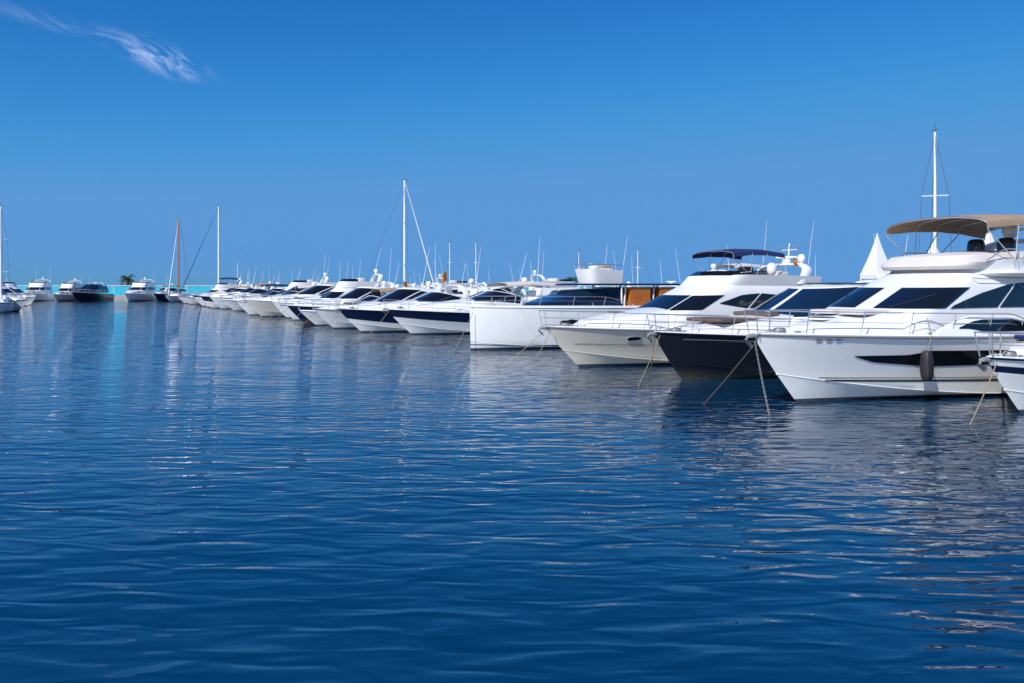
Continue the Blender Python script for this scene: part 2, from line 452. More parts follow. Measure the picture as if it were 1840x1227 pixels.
# A2 black-hulled sport coupe
b = Boat('sport_cruiser', (5.84, 27.4), L=13.5, B=4.2, fb=1.66, fa=1.25, rake=1.2, q=1.4, bands=((0, 'black'),), strake='blackT', gun='whiteT', flare=1.3)
b.rail(.55, .60, 1.2); anchor(b)
b.strip(.9, 13, [(0, 1.42), (2, 1.36), (13, 1.07)], [(0, 1.45), (2, 1.39), (13, 1.10)], 'grey', n=50)
cr = Shell(b, [(0, .8), (1, 1.5)], 5.8, [(0, 1.5), (1, 1.2)], 1.5, [(1, 1.70), (2.5, 1.86), (5, 2.15), (6, 2.2)], nl=2.2, e=.8, camber=.07, inset=.32)
cr.body('coachroof', 'whiteT', na=48)
for y in (-.48, .48):
    b.P('sunpad').sup((-3.2, y, 2.02), (2.3, .92, .14), 'sunpad', e=.3, nu=24)
b.P('sunpad').sup((-4.6, 0, 2.2), (.6, 1.9, .16), 'sunpad', e=.3, nu=24)
cb = Shell(b, [(0, 4.5), (.40, 4.7), (1, 7.0)], 11.5, [(0, 1.72), (.4, 1.68), (.8, 1.45), (1, 1.2)], 1.4,
           [(4, 2.9), (7, 3.15), (8.5, 3.22), (11.5, 3.0)], nl=1.6, e=.75, camber=.10)
cb.body('cabin', 'whiteT', na=60, nf=14)
cb.win(-.50, -.01, .44, .97, 'glassB'); cb.win(.01, .50, .44, .97, 'glassB')
cb.win(.505, .90, .44, [(.505, .96), (.75, .92), (.9, .55)], 'glassB', mirror=True)
b.P('sunroof').sup((-8.9, 0, 3.30), (2.4, 1.7, .08), 'glassB', e=.4)
arch(b, 11.0, 1.6, 2.2, 3.4, lean=.5, ch=.3)
antenna(b, 11.3, 1.0, 3.4, 1.8); dome(b, 11.4, 0, 3.4, .42, .3)
rope(b, (-.15, .15, 1.55), (1.2, .6, -.2)); rope(b, (-.15, -.1, 1.55), (.25, 0, -.2), key='roped')
b.done()

# A3 cream-hulled flybridge with navy bimini
b = Boat('flybridge_motor_yacht', (2.7, 32.0), L=14.5, B=4.4, fb=1.62, fa=1.25, rake=1.6, q=1.4, bands=((0, 'cream'), (.93, 'whiteT')), gun='whiteT', flare=1.5)
b.rail(.60, .62, 1.1, wires=2); anchor(b)
b.strip(1.2, 14, [(0, .98), (14, .60)], [(0, 1.01), (14, .63)], 'gold', n=50)
for x in (3.35, 6.3, 8.2):
    P = b.P('portlights'); rows = []
    for r_ in (0, .5, 1):
        rows.append([b.side(x+.27*r_*math.copysign(abs(math.cos(q))**.7, math.cos(q)), 1.12+.085*r_*math.sin(q), 1, .02) for q in [2*math.pi*k/16 for k in range(16)]])
    P.grid(rows, 'glass', closed=True)
    P.tube(rows[-1]+[rows[-1][0]], .014, 'steel', n=4)
cr = Shell(b, [(0, 1.0), (1, 1.8)], 6.2, [(0, 1.5), (1, 1.15)], 1.45, [(1, 1.68), (2.5, 1.9), (5, 2.2), (6.2, 2.3)], nl=2.3, e=.8, camber=.08, inset=.34)
cr.body('coachroof', 'whiteT', na=48); hatch(b, 3.4, 0, 2.10, .6)
cb = Shell(b, [(0, 4.6), (.38, 4.8), (.75, 6.4), (1, 7.6)], 12.6, [(0, 1.75), (.4, 1.72), (.8, 1.6), (1, 1.45)], 1.4,
           [(4, 3.15), (7, 3.30), (9, 3.38), (12.6, 3.32)], nl=1.4, e=.72, camber=.08)
cb.body('cabin', 'whiteT', na=60, nf=14)
cb.win(-.50, -.18, .44, .74); cb.win(-.16, .16, .44, .75); cb.win(.18, .50, .44, .74)
cb.win(.54, .70, [(.54, .56), (.7, .44)], [(.54, .58), (.60, .72), (.7, .76)], mirror=True); cb.win(.71, .92, .44, [(.71, .76), (.85, .72), (.92, .5)], mirror=True)
fc = Shell(b, [(0, 7.3), (1, 7.9)], 13.5, [(0, 1.5), (1, 1.6)], 3.2, [(7, 3.62), (9, 3.70), (13.5, 3.65)], nl=1.5, e=.7, camber=0)
fc.body('flybridge_coaming', 'whiteT', roof=False)
fw = Shell(b, [(0, 7.9), (1, 8.3)], 9.6, [(0, 1.5), (1, 1.3)], 3.66, 3.86, nl=1.2, e=.7); fw.body('fly_windscreen', 'glass', roof=False, back=False)
b.P('flybridge_seats').sup((-10, .5, 3.8), (.5, .6, .55), 'sunpad', e=.4); b.P('flybridge_seats').sup((-11.6, 0, 3.7), (.9, 2.4, .45), 'cover', e=.4)
bimini(b, 8.5, 11.5, 1.35, 4.55, .22, 'bluecv', 3.65, [9.5, 9.8, 10.4], nrib=4)
arch(b, 12.3, 1.5, 3.3, 4.2, lean=.7, ch=.3)
dome(b, 10.6, 1.45, 3.65, .40, .55); dome(b, 13.0, .9, 4.25, .35, .4); scanner(b, 13.0, 0, 4.35, 1.0)
b.P('radar_mast').tube([(-13.1, 0, 4.2), (-13.2, 0, 5.2)], .035, 'alu')
b.P('radar_mast').tube([(-13.2, -.5, 4.9), (-13.2, .5, 4.9)], .02, 'alu')
for y in (-.5, .5, 0): b.P('radar_mast').sup((-13.2, y, 5.0), (.10, .10, .18), 'grey')
antenna(b, 12.9, 1.4, 4.2, 2.0, r=.01); antenna(b, 12.9, -1.4, 4.2, 2.2, r=.01)
flag(b, 12.2, 1.2, 4.5, .45, .28)
rope(b, (-.2, .2, 1.5), (1.3, .7, -.2)); rope(b, (-.2, -.2, 1.5), (2.1, -.6, -.2))
b.done()

# A4 white plumb-bow modern yacht
b = Boat('plumb_bow_yacht', (-2.1, 40.5), L=17, B=5.0, fb=2.2, fa=2.1, rake=.06, q=1.4, flare=1.0, full=.62, strake='whiteT', deck='teak')
b.zc = lambda s: .02+.4*(1-min(s/.5, 1))**2
b.parts = {}; b.hull('teak', 'whiteT', 'whiteT')
b.strip(0.02, 17, .12, .2, 'navyT', n=60)
b.strip(4.6, 5.5, [(4.6, 1.30), (5.5, 1.22)], [(4.6, 1.36), (4.9, 1.5), (5.5, 1.42)], 'blackT', n=8, name='anchor_pocket', off=.03)
b.P('anchor').sup((-4.6, b.side(4.6, 1.35, 1).y+.1, 1.33), (.6, .18, .22), 'blackT', e=.6)
cb = Shell(b, [(0, 3.2), (.4, 3.6), (1, 5.8)], 8.2, [(0, 1.7), (1, 1.45)], 2.0, [(3, 2.7), (6, 3.0), (8, 3.05)], nl=1.6, e=.7, camber=.04)
cb.body('cabin', 'navyT', na=50, nf=10); cb.win(-.5, .5, .35, .93, 'glassB', na=30); cb.win(.52, .93, .4, .9, 'glass', mirror=True)
ht = Shell(b, [(0, 5.6), (1, 5.7)], 13.6, [(0, 1.9), (1, 1.85)], 3.24, 3.34, nl=1.5, e=.6, camber=.04); ht.body('hardtop', 'navyT')
b.P('hardtop').grid([[ht.p(a/20, 0) for a in range(-20, 21)], [Vector((ht.p(a/20, 0).x, 0, 3.24)) for a in range(-20, 21)]], 'teak')
for x in (8.4, 10.3, 13.0):
    for y in (-1.6, 1.6): b.P('hardtop_supports').tube([(-x, y, 2.1), (-x-.1, y, 3.27)], .05, 'alu')
for x, ww in ((8.7, 1.3), (10.7, 2.2)):
    for y0 in (1.0, -1.78): b.P('varnished_lockers').box((-x-ww, y0, 2.1), (-x, y0+.78, 3.15), 'orange')
tb = Shell(b, [(0, 6.8), (1, 6.6)], 8.8, [(0, .85), (1, .95)], 3.36, [(6, 4.15), (9.2, 4.05)], nl=.8, e=.6, camber=.0); tb.body('flybridge_tub', 'whiteT', roof=False)
b.P('flybridge_seats').sup((-7.9, 0, 3.75), (1.3, 1.4, .9), 'cover', e=.4)
b.P('flybridge_seats').sup((-7.3, .3, 4.15), (.4, .6, .35), 'whiteT', e=.4)
b.P('flybridge_seats').sup((-8.2, -.2, 4.2), (.7, .9, .35), 'tan', e=.4)
b.P('tub_rail').tube([tb.p(-1+2*i/24, 1)+Vector((0, 0, .28)) for i in range(25)], .018, 'steel', n=5)
for i in range(0, 25, 3): b.P('tub_rail').tube([tb.p(-1+2*i/24, 1), tb.p(-1+2*i/24, 1)+Vector((0, 0, .28))], .014, 'steel', n=5)
antenna(b, 8.8, .9, 4.0, 2.0); antenna(b, 8.8, -.9, 4.0, 1.6)
b.rail(.5, .5, 1.6, r=.015, wires=1)
rope(b, (-.1, .2, 1.9), (1.5, 1.0, -.2), .15)
b.done()

# ---------------------------------------------------------------- generic motor boats
def generic(wl, kind, L=12, bands=((0, 'white'),), q=.7, turn=0, fwd=None, rng=R, canvas=None, flagc=None, ropes=True, name=None, topk='whiteT', zk=1.0):
    k = L/13.0
    nm = name or {'fly': 'flybridge_motor_yacht', 'open': 'open_motor_cruiser', 'coupe': 'sport_cruiser'}[kind]
    b = Boat(nm, wl, L=L, B=4.0*k**.8, fb=1.62*k**.7*zk, fa=1.15*k**.6*zk, rake=1.6*k, bands=bands, q=q, turn=turn, fwd=fwd, flare=1.4,
             strake='navyT' if rng.random() < .4 else 'whiteT')
    fb = b.fb; w = b.B/2
    b.rail(.58, .58, 1.3, r=.02)
    if q > .6: anchor(b)
    cr = Shell(b, [(0, 1.0*k), (1, 1.7*k)], 6*k, [(0, w*.75), (1, w*.55)], fb-.2, [(1*k, fb+.05), (2.5*k, fb+.22), (5*k, fb+.5), (6*k, fb+.55)], nl=2.2*k, e=.8, inset=.32)
    cr.body('coachroof', topk, na=24, nf=4)
    if rng.random() < .5: b.P('sunpad').sup((-3.4*k, 0, fb+.36), (1.9*k, 1.5, .14), rng.choice(['sunpad', 'cover', 'bluecv']), e=.3)
    if kind == 'open':
        zt = fb+1.15
        cb = Shell(b, [(0, 4.3*k), (.4, 4.5*k), (1, 6.6*k)], 8.2*k, [(0, w*.86), (1, w*.72)], fb-.3, [(4*k, zt), (6.6*k, zt), (8.2*k, zt-.35)], nl=1.4*k, e=.72)
        cb.body('windscreen_surround', topk, roof=False, back=False, na=36)
        cb.win(-.5, -.02, .5, .96, 'glass'); cb.win(.02, .5, .5, .96, 'glass'); cb.win(.52, .95, .5, .94, 'glass', mirror=True)
        C = b.P('cockpit'); C.sup((-8.5*k, 0, fb), (5*k, w*1.5, .7), topk, e=.3)
        for y in (-.4, .4): C.sup((-8.2*k, y*w, fb+.55), (.6, .6, .7), rng.choice(['cover', 'sunpad', 'whiteT']), e=.4)
        arch(b, 9.0*k, w*.82, fb-.2, zt+.45, lean=-.7*k if rng.random() < .5 else .6*k, ch=.25, th=.07)
        if canvas: bimini(b, 7.2*k, 10.8*k, w*.75, zt+.35, .2, canvas, fb, [9*k], nrib=3)
        zt2 = zt+.5; xm = 9.4*k
    elif kind == 'coupe':
        zt = fb+1.55
        cb = Shell(b, [(0, 4.2*k), (.4, 4.5*k), (1, 7.0*k)], 11*k, [(0, w*.84), (.5, w*.8), (1, w*.6)], fb-.3, [(4*k, zt-.2), (7*k, zt), (11*k, zt-.25)], nl=1.5*k, e=.75, camber=.1)
        cb.body('cabin', topk, na=36, nf=8)
        cb.win(-.5, -.02, .46, .94, 'glass'); cb.win(.02, .5, .46, .94, 'glass')
        cb.win(.53, .9, .46, [(.53, .9), (.7, .85), (.9, .5)], 'glass', mirror=True)
        zt2 = zt+.1; xm = 9.5*k
        arch(b, 9.6*k, w*.7, fb+.5, zt+.35, lean=.4, ch=.22, th=.06)
    else:
        zt = fb+1.65
        cb = Shell(b, [(0, 4.2*k), (.4, 4.4*k), (.78, 5.7*k), (1, 6.4*k)], 11.6*k, [(0, w*.84), (.4, w*.82), (1, w*.66)], fb-.3, [(4*k, zt), (11.6*k, zt)], nl=1.4*k, e=.7)
        cb.body('cabin', topk, na=36, nf=8)
        cb.win(-.5, -.18, .45, .75); cb.win(-.16, .16, .45, .76); cb.win(.18, .5, .45, .75); cb.win(.55, .92, .45, [(.55, .55), (.6, .76), (.85, .74), (.92, .5)], mirror=True)
        fc = Shell(b, [(0, 6.2*k), (1, 6.7*k)], 12.6*k, [(0, w*.7), (1, w*.76)], zt-.1, zt+.5, nl=1.4*k, e=.7); fc.body('flybridge_coaming', topk, roof=False, na=24, nf=3)
        fw = Shell(b, [(0, 6.7*k), (1, 7.1*k)], 8.6*k, [(0, w*.7), (1, w*.6)], zt+.5, zt+.75, nl=1.1*k, e=.7); fw.body('fly_windscreen', 'glass', roof=False, back=False, na=20, nf=2)
        b.P('flybridge_seats').sup((-9.2*k, 0, zt+.55), (.6, w*1.1, .6), 'cover', e=.4)
        arch(b, 10.8*k, w*.72, zt, zt+1.2, lean=.6*k, ch=.22, th=.06)
        if canvas: bimini(b, 7.3*k, 10.8*k, w*.7, zt+1.45, .22, canvas, zt+.4, [9*k], nrib=3)
        zt2 = zt+1.3; xm = 11.3*k
    if rng.random() < .75: dome(b, xm, rng.choice([-.5, 0, .5]), zt2+.02, .42, .4)
    else: scanner(b, xm, 0, zt2+.1, .9)
    for y in (-.8, .8):
        if rng.random() < .8: antenna(b, xm, y*w*.8, zt2-.1, rng.uniform(1.5, 3.6), r=.02, lean=rng.uniform(-.05, .3))
    if flagc: flag(b, xm+.6*k, 0, zt2+.7, .6, .4, flagc)
    if ropes: rope(b, (-.2, .15, fb-.1), (1.6, .5, -.2), r=.014)
    b.done(); return b

ES = ('red', 'yellow', 'red'); CAT = ('yellow', 'red', 'yellow', 'red', 'yellow', 'red', 'yellow')
W = ((0, 'white'),); NV = ((0, 'white'), (.45, 'navy')); NV2 = ((0, 'white'), (.28, 'navy')); CR = ((0, 'cream'), (.9, 'whiteT')); BL = ((0, 'navy'),)
generic((12.9, 20.2), 'open', 11.5, ((0, 'white'), (.55, 'navy'), (.75, 'white')), q=1.3)
generic((-6.6, 52.6), 'open', 14.5, NV, q=1.0, canvas='cover')
generic((-10.4, 55.2), 'open', 13.5, NV2, q=1.0)
row = [('coupe', 13, W, None), ('open', 12.5, W, 'tan'), ('coupe', 13.5, BL, None), ('fly', 11.5, W, None), ('open', 12, W, 'tan'), ('coupe', 13, CR, None),
       ('open', 12, W, 'cover'), ('coupe', 12.5, NV, None), ('fly', 12, W, None), ('open', 12, W, None), ('coupe', 12, W, None), ('open', 12, W, 'bluecv'),
       ('open', 13, NV2, 'tan'), ('coupe', 12, W, None), ('open', 12, W, 'tan'), ('coupe', 13, W, None), ('open', 12, BL, None), ('fly', 11, W, 'bluecv'), ('open', 12, W, None)]
p = Vector((-10.4, 55.2)); dr = Vector((-.47, .883))
for i, (kd, L, bn, cv_) in enumerate(row):
    p = p+dr*R.uniform(5.1, 5.7)
    j = FWD.xy*R.uniform(-1.5, 1.0)
    generic((p.x+j.x, p.y+j.y), kd, L*R.uniform(.88, 1.10), bn, q=.55, turn=R.uniform(-4, 4), canvas=cv_, flagc=ES if i == 1 else None, zk=R.uniform(.85, 1.14))
AFT = -FWD
base0 = Vector((7.9, 22.1))
for i in range(15):
    d = 3+i*7.2; pos = base0+dr*d+AFT.xy*(36+R.uniform(-1, 1))
    generic((pos.x, pos.y), ['fly', 'open', 'coupe', 'coupe'][i % 4], R.uniform(12, 13.5), W, q=.5, fwd=(-FWD.x, -FWD.y), canvas=[None, 'tan', None, None, 'cover'][i % 5], ropes=False)

generic((-80.9, 168), 'fly', 15, W, q=.5, fwd=(.1, -1), ropes=False)
generic((-91.3, 167), 'coupe', 16, ((0, 'black'),), q=.5, fwd=(.1, -1), ropes=False, topk='blackT', zk=1.1)
generic((-96.6, 169), 'fly', 12.5, W, q=.5, fwd=(.12, -1), ropes=False)
generic((-75.6, 170), 'open', 14, BL, q=.5, fwd=(.05, -1), ropes=False, canvas='tan')
generic((-102, 168), 'fly', 15, W, q=.5, fwd=(.3, -1), ropes=False)
for (x, y, L, kd) in ((-99.5, 160, 12, 'fly'), (-93.5, 154, 12, 'coupe'), (-88.5, 146, 12, 'open'), (-83.5, 138, 12, 'fly'), (-79, 130, 12, 'coupe'), (-74.5, 121, 13, 'fly'), (-69.5, 112, 12, 'open'), (-62.5, 101, 12, 'open')):
    generic((x, y), kd, L, W, q=.5, fwd=(.93, -.36), ropes=False)

# ---------------------------------------------------------------- sailing yachts
def sail(wl, L=13, mast=14, fwd=None, key='alu', ms=.42, furl=True, flagc=None, spread=2, mr=.10, fk='alu'):
    b = Boat('sailing_yacht', wl, L=L, B=L*.29, fb=1.25, fa=1.0, rake=1.2, bands=((0, 'white'), (.85, 'navyT')), q=.6, fwd=fwd, flare=1.0, full=.5)
    b.rail(.95, .55, 1.8, r=.012)
    w = b.B/2
    cr = Shell(b, [(0, L*.22), (1, L*.26)], L*.7, [(0, w*.6), (1, w*.5)], 1.0, 1.6, nl=1.5, e=.8); cr.body('coachroof', 'whiteT', na=24, nf=3)
    cr.win(.55, .9, .35, .7, mirror=True)
    xm, h = L*ms, mast
    P = b.P('mast'); P.tube([(-xm, 0, 1.0), (-xm, 0, h*.6), (-xm, 0, h)], [mr, mr, mr*.75], key, n=8)
    P.tube([(-xm, 0, h), (-xm, 0, h+.6)], .015, 'wire', n=4); P.tube([(-xm-.25, -.15, h+.1), (-xm+.35, .15, h+.1)], .02, 'wire', n=4)
    for kx in range(spread):
        z = 1+(h-1)*(kx+1)/(spread+1); sw = w*(.6-.1*kx)
        P.tube([(-xm, -sw, z), (-xm, sw, z)], .03, key, n=5)
    Wr = b.P('rigging')
    for sd in (1, -1):
        pts = [(-xm, sd*w*.92, 1.05)]+[(-xm, sd*w*(.6-.1*kx), 1+(h-1)*(kx+1)/(spread+1)) for kx in range(spread)]+[(-xm, 0, h-.1)]
        Wr.tube(pts, .014, 'wire', n=4)
    Wr.tube([(-xm, 0, h), (-L*.99, 0, 1.1)], .014, 'wire', n=4)
    B_ = b.P('boom'); B_.tube([(-xm, 0, 2.2), (-xm-L*.33, 0, 2.15)], .09, key, n=7)
    B_.tube([(-xm-.1, 0, 2.38), (-xm-L*.2, 0, 2.36), (-xm-L*.32, 0, 2.28)], [.2, .17, .1], 'bluecv', n=7)
    b.P('furled_genoa').tube([(-.15, 0, 1.3), (-L*ms*.5, 0, 1+(mast-1)*.5), (-L*ms+.05, 0, mast-.2)], [.08, .055, .02] if furl else [.012]*3, fk if furl else 'wire', n=6)
    if flagc: flag(b, L*ms+.3, .3, mast*.52+.6, 1.0, 1.3, flagc)
    b.done()
def at(u, D): return ((u-920)/1431*D, D)
def sail_at(mx, my, fwd, L=13, ms=.42, **k):
    f = Vector(fwd).normalized(); d = L*ms-1.2
    sail((mx+f.x*d, my+f.y*d), L=L, ms=ms, fwd=fwd, **k)
sail_at(*at(727, 88), (.75, -.2), mast=14.9, L=10, mr=.14)
sail_at(*at(393, 150), (-.86, -.5), mast=18.2, L=17, mr=.17, fk='bluecv')
sail_at(*at(321, 166), (.1, -1), mast=17.4, L=16, mr=.14, key='brownmast', spread=3)
sail_at(*at(2, 98), (.5, -.9), mast=13, L=9, mr=.11, furl=False)
sail_at(*at(1680, 47), (-.4, -.9), mast=12.3, L=10, mr=.085, spread=2, furl=False)
sail_at(*at(808, 105), (.89, .46), mast=9.0, L=10, flagc=CAT, mr=.06, furl=False)
sail_at(*at(855, 105), (.89, .46), mast=9.0, L=10, flagc=None, mr=.06, furl=False)
sail_at(*at(1146, 100), (.89, .46), mast=7.8, L=9, mr=.06, furl=False)
sail_at(*at(1040, 100), (.89, .46), mast=7.6, L=9, mr=.05, furl=False)
sail_at(*at(427, 165), (.89, .46), mast=8.2, L=9, mr=.07, furl=False)

# ---------------------------------------------------------------- pier, quay, sea wall
def oriented(name, keyparts, org, rot):
    e = bpy.data.objects.new(name, None); scene.collection.objects.link(e); e.location = (*org, 0); e.rotation_euler = (0, 0, rot)
    for pt in keyparts: pt.build(e)
    return e
rot = math.atan2(dr.y, dr.x)
deckp = Part('deck'); deckp.box((-20, -19.6, .55), (150, -17.2, .95), 'conc', .04)
pil = Part('piles')
for i in range(22):
    for y in (-19.2, -17.6): pil.tube([(-18+i*8, y, -2.5), (-18+i*8, y, .6)], .22, 'conc', n=10)
ped = Part('service_pedestals')
for i in range(20): ped.box((-14+i*8, -18.6, .95), (-13.7+i*8, -18.3, 1.95), 'whiteT', .04)
oriented('pier', [deckp, pil, ped], base0, rot)
qd = Part('slab'); qd.box((-30, -120, -2.8), (75, -42, 1.1), 'conc', .06)
oriented('quay', [qd], base0, rot)

sw = Part('parapet'); base_ = Part('base'); cop = Part('coping')
base_.box((-175, 186, -2.8), (60, 192, 1.0), 'conc', .1)
sw.box((-174, 189, 1.0), (60, 189.8, 3.2), 'turq', .03)
cop.box((-174, 188.9, 3.2), (60, 189.9, 3.38), 'wallw', .03)
for i in range(40): sw.box((-170+i*5.8, 188.96, 1.0), (-169.85+i*5.8, 188.995, 3.2), 'wallw', .005)
e = bpy.data.objects.new('harbour_wall', None); scene.collection.objects.link(e)
for q_ in (sw, base_, cop): q_.build(e)

def tent(x, y, s=3.0, zt=8, zb=1.1, ze=4.2):
    e = bpy.data.objects.new('pagoda_tent', None); scene.collection.objects.link(e); e.location = (x, y, 0); e.rotation_euler = (0, 0, .35)
    P = Part('canopy'); rows = []
    for i in range(11):
        t = i/10; w = s*(1-t)**1.25+.03; z = ze+(zt-ze)*t
        rows.append([(w*cx, w*cy, z) for cx, cy in ((-1, -1), (0, -1.0), (1, -1), (1, 0), (1, 1), (0, 1), (-1, 1), (-1, 0))])
    P.grid(rows, 'tent', closed=True)
    P.grid([[(a*1.0, b_, z-.35) for a, b_, z in rows[0]], rows[0]], 'tent', closed=True); P.build(e, 50)
    Q = Part('poles')
    for cx in (-1, 1):
        for cy in (-1, 1): Q.tube([(cx*s*.98, cy*s*.98, zb), (cx*s*.98, cy*s*.98, ze)], .06, 'alu')
    Q.build(e)
tent(32.1, 70, .95, 7.85); tent(37.1, 62, 1.0, 7.9); tent(35.2, 66.5, 1.0, 7.0)

def palm(x, y, zb, h, s=1.0, seed=1):
    rg = random.Random(seed)
    e = bpy.data.objects.new('palm_tree', None); scene.collection.objects.link(e); e.location = (x, y, zb)
    T = Part('trunk'); n = 14
    T.tube([(.25*math.sin(i/n*2), .1*i/n, h*i/n) for i in range(n+1)], [(.28-.1*i/n+(.03 if i % 2 else 0))*s for i in range(n+1)], 'trunk', n=9)
    T.build(e)
    F = Part('fronds'); c = Vector((.25*math.sin(2), .1, h))
    for k in range(46):
        az = rg.uniform(0, 6.283); el = rg.uniform(-.5, 1.25); L = rg.uniform(1.5, 2.2)*s; key = 'leafd' if el < -.25 else 'leaf'
        d = Vector((math.cos(az)*math.cos(el), math.sin(az)*math.cos(el), math.sin(el))); side = Vector((-math.sin(az), math.cos(az), 0)); pos = c.copy(); pts = [pos.copy()]
        for i in range(9):
            d = (d+Vector((0, 0, -.13-.03*i))).normalized(); pos = pos+d*L/9; pts.append(pos.copy())
        F.tube(pts, [.03*s]*5+[.015*s]*5, key, n=4, cap=False)
        for i in range(1, 10):
            for sg in (1, -1):
                for sub in (0, .5):
                    a = pts[i-1].lerp(pts[i], sub); ll = .42*s*(1-abs(i/9-.45)*.9)
                    tdir = (pts[i]-pts[i-1]).normalized()
                    tip = a+(side*sg*.8+tdir*.55+Vector((0, 0, -.35+rg.uniform(-.1, .1)))).normalized()*ll
                    F.poly([a-tdir*.03*s, tip, a+tdir*.05*s], key)
    F.build(e)
palm(-92.5, 191, 1.0, 3.9, 1.25, 3)
palm(*at(1026, 150), 1.0, 3.2, 1.0, 5)
palm(*at(770, 191), 1.0, 2.6, 1.0, 8)
iq = Part('slab'); iq.box((4, 146, -2.8), (60, 160, 1.0), 'conc', .1)
e = bpy.data.objects.new('inner_quay', None); scene.collection.objects.link(e); iq.build(e)

def fish(x, y, rot, L=.38, z=-.10):
    e = bpy.data.objects.new('fish', None); scene.collection.objects.link(e); e.location = (x, y, z); e.rotation_euler = (0, 0, rot)
    P = Part('body'); rows = []
    for i in range(13):
        t = i/12; r = .5*L*.24*math.sin(math.pi*min(1, t*.93+.03))**.75*(1-.35*t)+.002
        bend = .04*L*math.sin(t*4)
        rows.append([(L*(.5-t), bend+r*.6*math.cos(q), r*math.sin(q)) for q in [2*math.pi*k/10 for k in range(10)]])
    P.grid(rows, 'fish', closed=True); P.build(e)
    T = Part('fins'); bx = -L*.5; by = .04*L*math.sin(4)
    T.poly([(bx+.03, by, 0), (bx-.09, by-.01, .06), (bx-.05, by, 0), (bx-.09, by+.01, -.06)], 'fish')
    T.poly([(.04, 0, .035), (-.04, 0, .075), (-.06, 0, .03)], 'fish')
    for sg in (1, -1): T.poly([(.08, sg*.02, 0), (.02, sg*.08, -.01), (.03, sg*.02, 0)], 'fish')
    T.build(e)
for (u, v, r_) in ((250, 1100, 2.7), (1212, 1008, .6), (1295, 1030, 2.2), (1410, 1066, .5), (1225, 1158, .3), (1320, 1152, 2.8), (1550, 1162, .5), (1140, 1098, .1), (1000, 1190, .4)):
    D = 4579/(v-515); fish((u-920)/1431*D, D, r_)

# ---------------------------------------------------------------- water
def plane(name, z, s, key=None, m=None):
    me = bpy.data.meshes.new(name); me.from_pydata([(-s, -s, z), (s, -s, z), (s, s, z), (-s, s, z)], [], [(0, 1, 2, 3)])
    me.materials.append(m or M[key]); o = bpy.data.objects.new(name, me); scene.collection.objects.link(o); return o
plane('seabed', -3.0, 12000, 'bed')
ng = bpy.data.node_groups.new('wave_height', 'ShaderNodeTree')
ng.interface.new_socket('Vector', in_out='INPUT', socket_type='NodeSocketVector')
ng.interface.new_socket('Height', in_out='OUTPUT', socket_type='NodeSocketFloat')
gi = ng.nodes.new('NodeGroupInput'); go = ng.nodes.new('NodeGroupOutput')
acc = None
for (sx, sy, rotz, amp, det, dist) in ((.95, 3.2, .10, .030, 1.0, .5), (3.0, 6.5, -.2, .0035, 1.0, .3), (.20, .40, .35, .06, 1, .0), (1.3, 1.8, .7, .014, 1, .2)):
    mp = ng.nodes.new('ShaderNodeMapping'); mp.inputs['Scale'].default_value = (sx, sy, 1); mp.inputs['Rotation'].default_value = (0, 0, rotz)
    nz = ng.nodes.new('ShaderNodeTexNoise'); nz.noise_dimensions = '2D'; nz.inputs['Scale'].default_value = 1; nz.inputs['Detail'].default_value = det; nz.inputs['Roughness'].default_value = .45; nz.inputs['Distortion'].default_value = dist
    ng.links.new(gi.outputs[0], mp.inputs[0]); ng.links.new(mp.outputs[0], nz.inputs['Vector'])
    ml = ng.nodes.new('ShaderNodeMath'); ml.operation = 'MULTIPLY'; ml.inputs[1].default_value = amp; ng.links.new(nz.outputs['Fac'], ml.inputs[0])
    if acc is None: acc = ml
    else:
        ad = ng.nodes.new('ShaderNodeMath'); ad.operation = 'ADD'; ng.links.new(acc.outputs[0], ad.inputs[0]); ng.links.new(ml.outputs[0], ad.inputs[1]); acc = ad
ng.links.new(acc.outputs[0], go.inputs[0])
wm = bpy.data.materials.new('sea_water'); wm.use_nodes = True; nt = wm.node_tree; nt.nodes.clear(); N = nt.nodes; Lk = nt.links
geo = N.new('ShaderNodeNewGeometry'); hs = []
for off in ((0, 0, 0), (.012, 0, 0), (0, .012, 0)):
    a = N.new('ShaderNodeVectorMath'); a.operation = 'ADD'; a.inputs[1].default_value = off; Lk.new(geo.outputs['Position'], a.inputs[0])
    g = N.new('ShaderNodeGroup'); g.node_tree = ng; Lk.new(a.outputs[0], g.inputs[0]); hs.append(g)
comb = N.new('ShaderNodeCombineXYZ'); comb.inputs[2].default_value = 1
for i in (1, 2):
    sb = N.new('ShaderNodeMath'); sb.operation = 'SUBTRACT'; Lk.new(hs[0].outputs[0], sb.inputs[0]); Lk.new(hs[i].outputs[0], sb.inputs[1])
    dv = N.new('ShaderNodeMath'); dv.operation = 'MULTIPLY'; dv.inputs[1].default_value = 1/.012; Lk.new(sb.outputs[0], dv.inputs[0]); Lk.new(dv.outputs[0], comb.inputs[i-1])
nrm = N.new('ShaderNodeVectorMath'); nrm.operation = 'NORMALIZE'; Lk.new(comb.outputs[0], nrm.inputs[0])
fr = N.new('ShaderNodeFresnel'); fr.inputs['IOR'].default_value = 1.6; Lk.new(nrm.outputs[0], fr.inputs['Normal'])
gl = N.new('ShaderNodeBsdfGlossy'); gl.inputs['Roughness'].default_value = .01; gl.inputs['Color'].default_value = (1, 1, 1, 1); Lk.new(nrm.outputs[0], gl.inputs['Normal'])
df = N.new('ShaderNodeBsdfDiffuse'); df.inputs['Color'].default_value = (.0005, .048, .125, 1)
tr = N.new('ShaderNodeBsdfTransparent'); tr.inputs['Color'].default_value = (.12, .50, .60, 1)
mb = N.new('ShaderNodeMixShader'); mb.inputs[0].default_value = .38; Lk.new(df.outputs[0], mb.inputs[1]); Lk.new(tr.outputs[0], mb.inputs[2])
